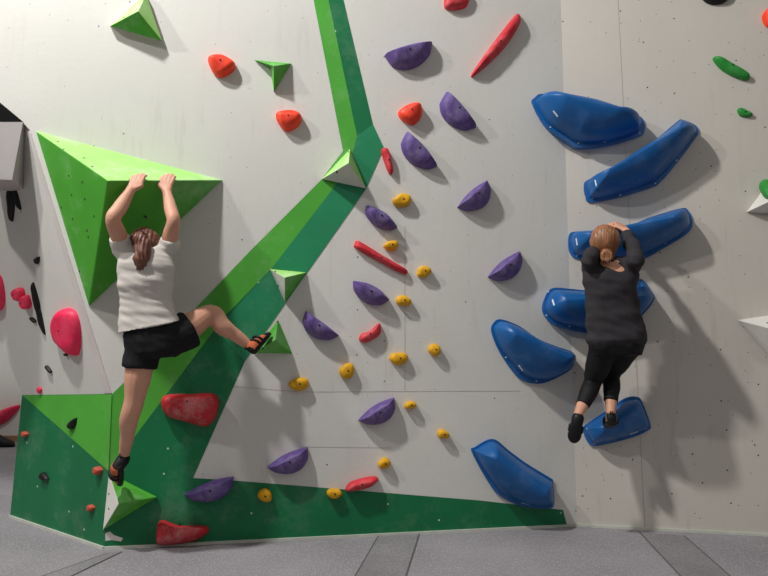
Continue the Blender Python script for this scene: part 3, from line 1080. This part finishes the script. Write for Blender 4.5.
hax2, eyes2, mouth2 = head(bm, hc2, Z*.93+RN*.25, -RN*1.0+Z*.25, .95)
h2l, h2r = R3(605, 343, .41), R3(628, 342, .41)
kn2l, kn2r = R3(592.5, 383, .27), R3(611.5, 374, .17)
an2l, an2r = R3(578.5, 414, .42), R3(608.5, 406, .29)
he3, to3 = R3(577, 424, .46), R3(573, 443, .40)
loc7, n7 = surf_out(B7, (604.5, 425))
to4 = loc7 + RN*.004 + Z*.004
he4 = to4 + RN*.19 + Z*.035 - RU*.006
an2r = he4 + Z*.075 - RN*.035
limb(bm, [h2l, h2l.lerp(kn2l, .5), kn2l, kn2l.lerp(an2l, .3)+RN*.01, kn2l.lerp(an2l, .68), an2l], [.086, .070, .050, .048, .037, .029], 6)
limb(bm, [h2r, h2r.lerp(kn2r, .5), kn2r, kn2r.lerp(an2r, .3)+RN*.015, kn2r.lerp(an2r, .68), an2r], [.086, .070, .050, .048, .037, .029], 6)
upd3 = RN*-.9 + Z*.1 + RU*.1
limb(bm, [an2l, he3.lerp(to3, .25)-RN*.030, he3.lerp(to3, .5)-RN*.026], [.029, .019, .014])
limb(bm, [an2r, he4.lerp(to4, .28)+Z*.03, he4.lerp(to4, .5)+Z*.024], [.029, .019, .014])
grow('body', bm, [skin2, eyem, lipm], p2, org2, .0058, 3, mark=face_mark(eyes2, mouth2))
# sweatshirt
bm = bmesh.new()
TS2 = [(346, 616.5, .41, .160, .118), (340, 616, .412, .178, .134), (326, 615.5, .42, .174, .130), (310, 612.5, .43, .156, .118), (296, 611, .44, .154, .114), (282, 610.5, .45, .160, .116), (272, 610.5, .452, .156, .106), (264, 609.5, .45, .132, .082), (258, 608, .445, .09, .056)]
loft(bm, [(R3(x, y, n), RU*a, RN*b) for y, x, n, a, b in TS2], 28, 2.4)
for s, e_, w in ((s2l, e2l, w2l), (s2r, e2r, w2r)):
    limb(bm, [R3(609, 269, .44), s], [.078, .062])
    q = e_.lerp(w, .86)
    P, R = fine([s, s.lerp(e_, .5), e_, e_.lerp(q, .5), q], [.060, .053, .046, .043, .035], 6)
    tube(bm, P, R, 16)
swo = grow('sweatshirt', bm, sweatm, p2, org2, .0065, 3, fold=creases(.015, 6, 11, 5.0))
b2 = bmesh.new()
c = R3(605.5, 264, .475)
mm = [c + (RU*math.cos(a)*.060 + RN*(math.sin(a)*.055-.02) - Z*(.012*math.sin(a))) for a in [k*math.pi/9 for k in range(19)]]
tube(b2, mm, [.012]*19, 8, False)
link('collar', b2, collarm, swo, org2, True)['label'] = 'white inner collar'
# leggings
bm = bmesh.new()
loft(bm, [(R3(615, 328, .42), RU*.150, RN*.105), (R3(616, 338, .41), RU*.160, RN*.118), (R3(616, 346, .405), RU*.164, RN*.122), (R3(616, 355, .395), RU*.148, RN*.108)], 24, 2.3)
for a, k_, b, rr in ((h2l, kn2l, an2l, .72), (h2r, kn2r, an2r, .72)):
    P, R = fine([a, a.lerp(k_, .5), k_, k_.lerp(b, .3)+RN*.012, k_.lerp(b, rr)], [.094, .078, .057, .054, .043], 6)
    tube(bm, P, R, 18, False)
ball(bm, R3(604, 342, .45), I3, (.086, .082, .090))
ball(bm, R3(629, 341, .45), I3, (.090, .082, .092))
grow('leggings', bm, legm, p2, org2, .0065, 3, fold=creases(.004, 12, 12, 2.0))
# hair in a bun
bm = bmesh.new()
rt, fw, uu = hax2
ball(bm, hc2 - fw*.020 + uu*.014, hax2, (.090, .098, .100), 3)
ball(bm, hc2 - fw*.040 - uu*.040, hax2, (.066, .056, .062), 3)
ball(bm, R3(606.5, 256.5, .555), (RU, RN, Z), (.036, .030, .036), 3)
limb(bm, [hc2-fw*.08-uu*.05, R3(606, 258, .53)], [.035, .03])
for k in range(6):
    a = k*1.05
    c = R3(606.5, 256.5, .56)
    tube(bm, [c+(RU*math.cos(a)+Z*math.sin(a))*.028, c+(RU*math.cos(a+.6)+Z*math.sin(a+.6))*.030+RN*.012, c+(RU*math.cos(a+1.2)+Z*math.sin(a+1.2))*.024+RN*.018], [.010, .012, .009], 8)
limb(bm, [R3(603, 258, .52), R3(602, 263, .515), R3(604, 267, .505)], [.014, .011, .004])
grow('hair', bm, hair2, p2, org2, .0055, 2, fold=lambda p: .0016*math.sin(p.dot(RU)*420 + 9*noise.noise(p*11)) + .004*noise.noise(p*26))
shoe(p2, org2, he3, to3, upd3, .042, shoeg, an2l)
shoe(p2, org2, he4, to4, Z + RN*.1, .043, shoeg, an2r)

# ------------------------------------------------------------------ a dark shoe far away past the corner
bm = bmesh.new()
c = FLOOR.hit(1, 447)
X, Y = Vector((1, 0, 0)), Vector((0, 1, 0))
loft(bm, [(c+X*(-.16+.32*t)+Z*(hh), Y*w, Z*hh) for t, w, hh in ((0, .04, .05), (.15, .055, .085), (.4, .055, .075), (.7, .06, .05), (.92, .05, .035), (1, .02, .02))], 16, 2.4)
sh = link('shoe', bm, shoem, None, c, True)
tag(sh, 'black shoe on the floor far beyond the green corner', 'shoe')

# ------------------------------------------------------------------ light


def lamp(name, loc, target, energy, size, color, spread=math.pi):
    d = bpy.data.lights.new(name, 'AREA')
    d.energy = energy
    d.size = size
    d.color = color
    d.spread = spread
    o = bpy.data.objects.new(name, d)
    COL.objects.link(o)
    o.location = loc
    o.rotation_euler = (Vector(target)-Vector(loc)).to_track_quat('-Z', 'Y').to_euler()
    return o


lamp('key_lamp', (-3.0, 1.35, 6.6), (.3, 4, 1.7), 470, .28, (1, .985, .975))
lamp('side_lamp', (-5.2, .9, 5.6), (1.5, 4, 1.4), 170, .25, (1, .965, .93))
lamp('front_fill', (2.6, -1.5, 5.4), (.6, 4, 1.6), 22, 1.6, (1, .96, .91))  # added soft fill to balance both sides of the fold, no known fixture
w = bpy.data.worlds.new('world')
SC.world = w
w.use_nodes = True
bg = w.node_tree.nodes['Background']
bg.inputs[1].default_value = 1.0
wn, wl = w.node_tree.nodes, w.node_tree.links
wt = wn.new('ShaderNodeTexCoord')
ws = wn.new('ShaderNodeSeparateXYZ')
wr = wn.new('ShaderNodeValToRGB')
wl.new(wt.outputs['Generated'], ws.inputs[0])
wl.new(ws.outputs[2], wr.inputs[0])
wl.new(wr.outputs[0], bg.inputs[0])
wr.color_ramp.elements[0].position = 0
wr.color_ramp.elements[0].color = (.11, .105, .10, 1)
wr.color_ramp.elements[1].position = .85
wr.color_ramp.elements[1].color = (.52, .505, .49, 1)

SC.view_settings.view_transform = 'Standard'
SC.view_settings.look = 'None'
SC.view_settings.exposure = -.47
SC.view_settings.gamma = 1
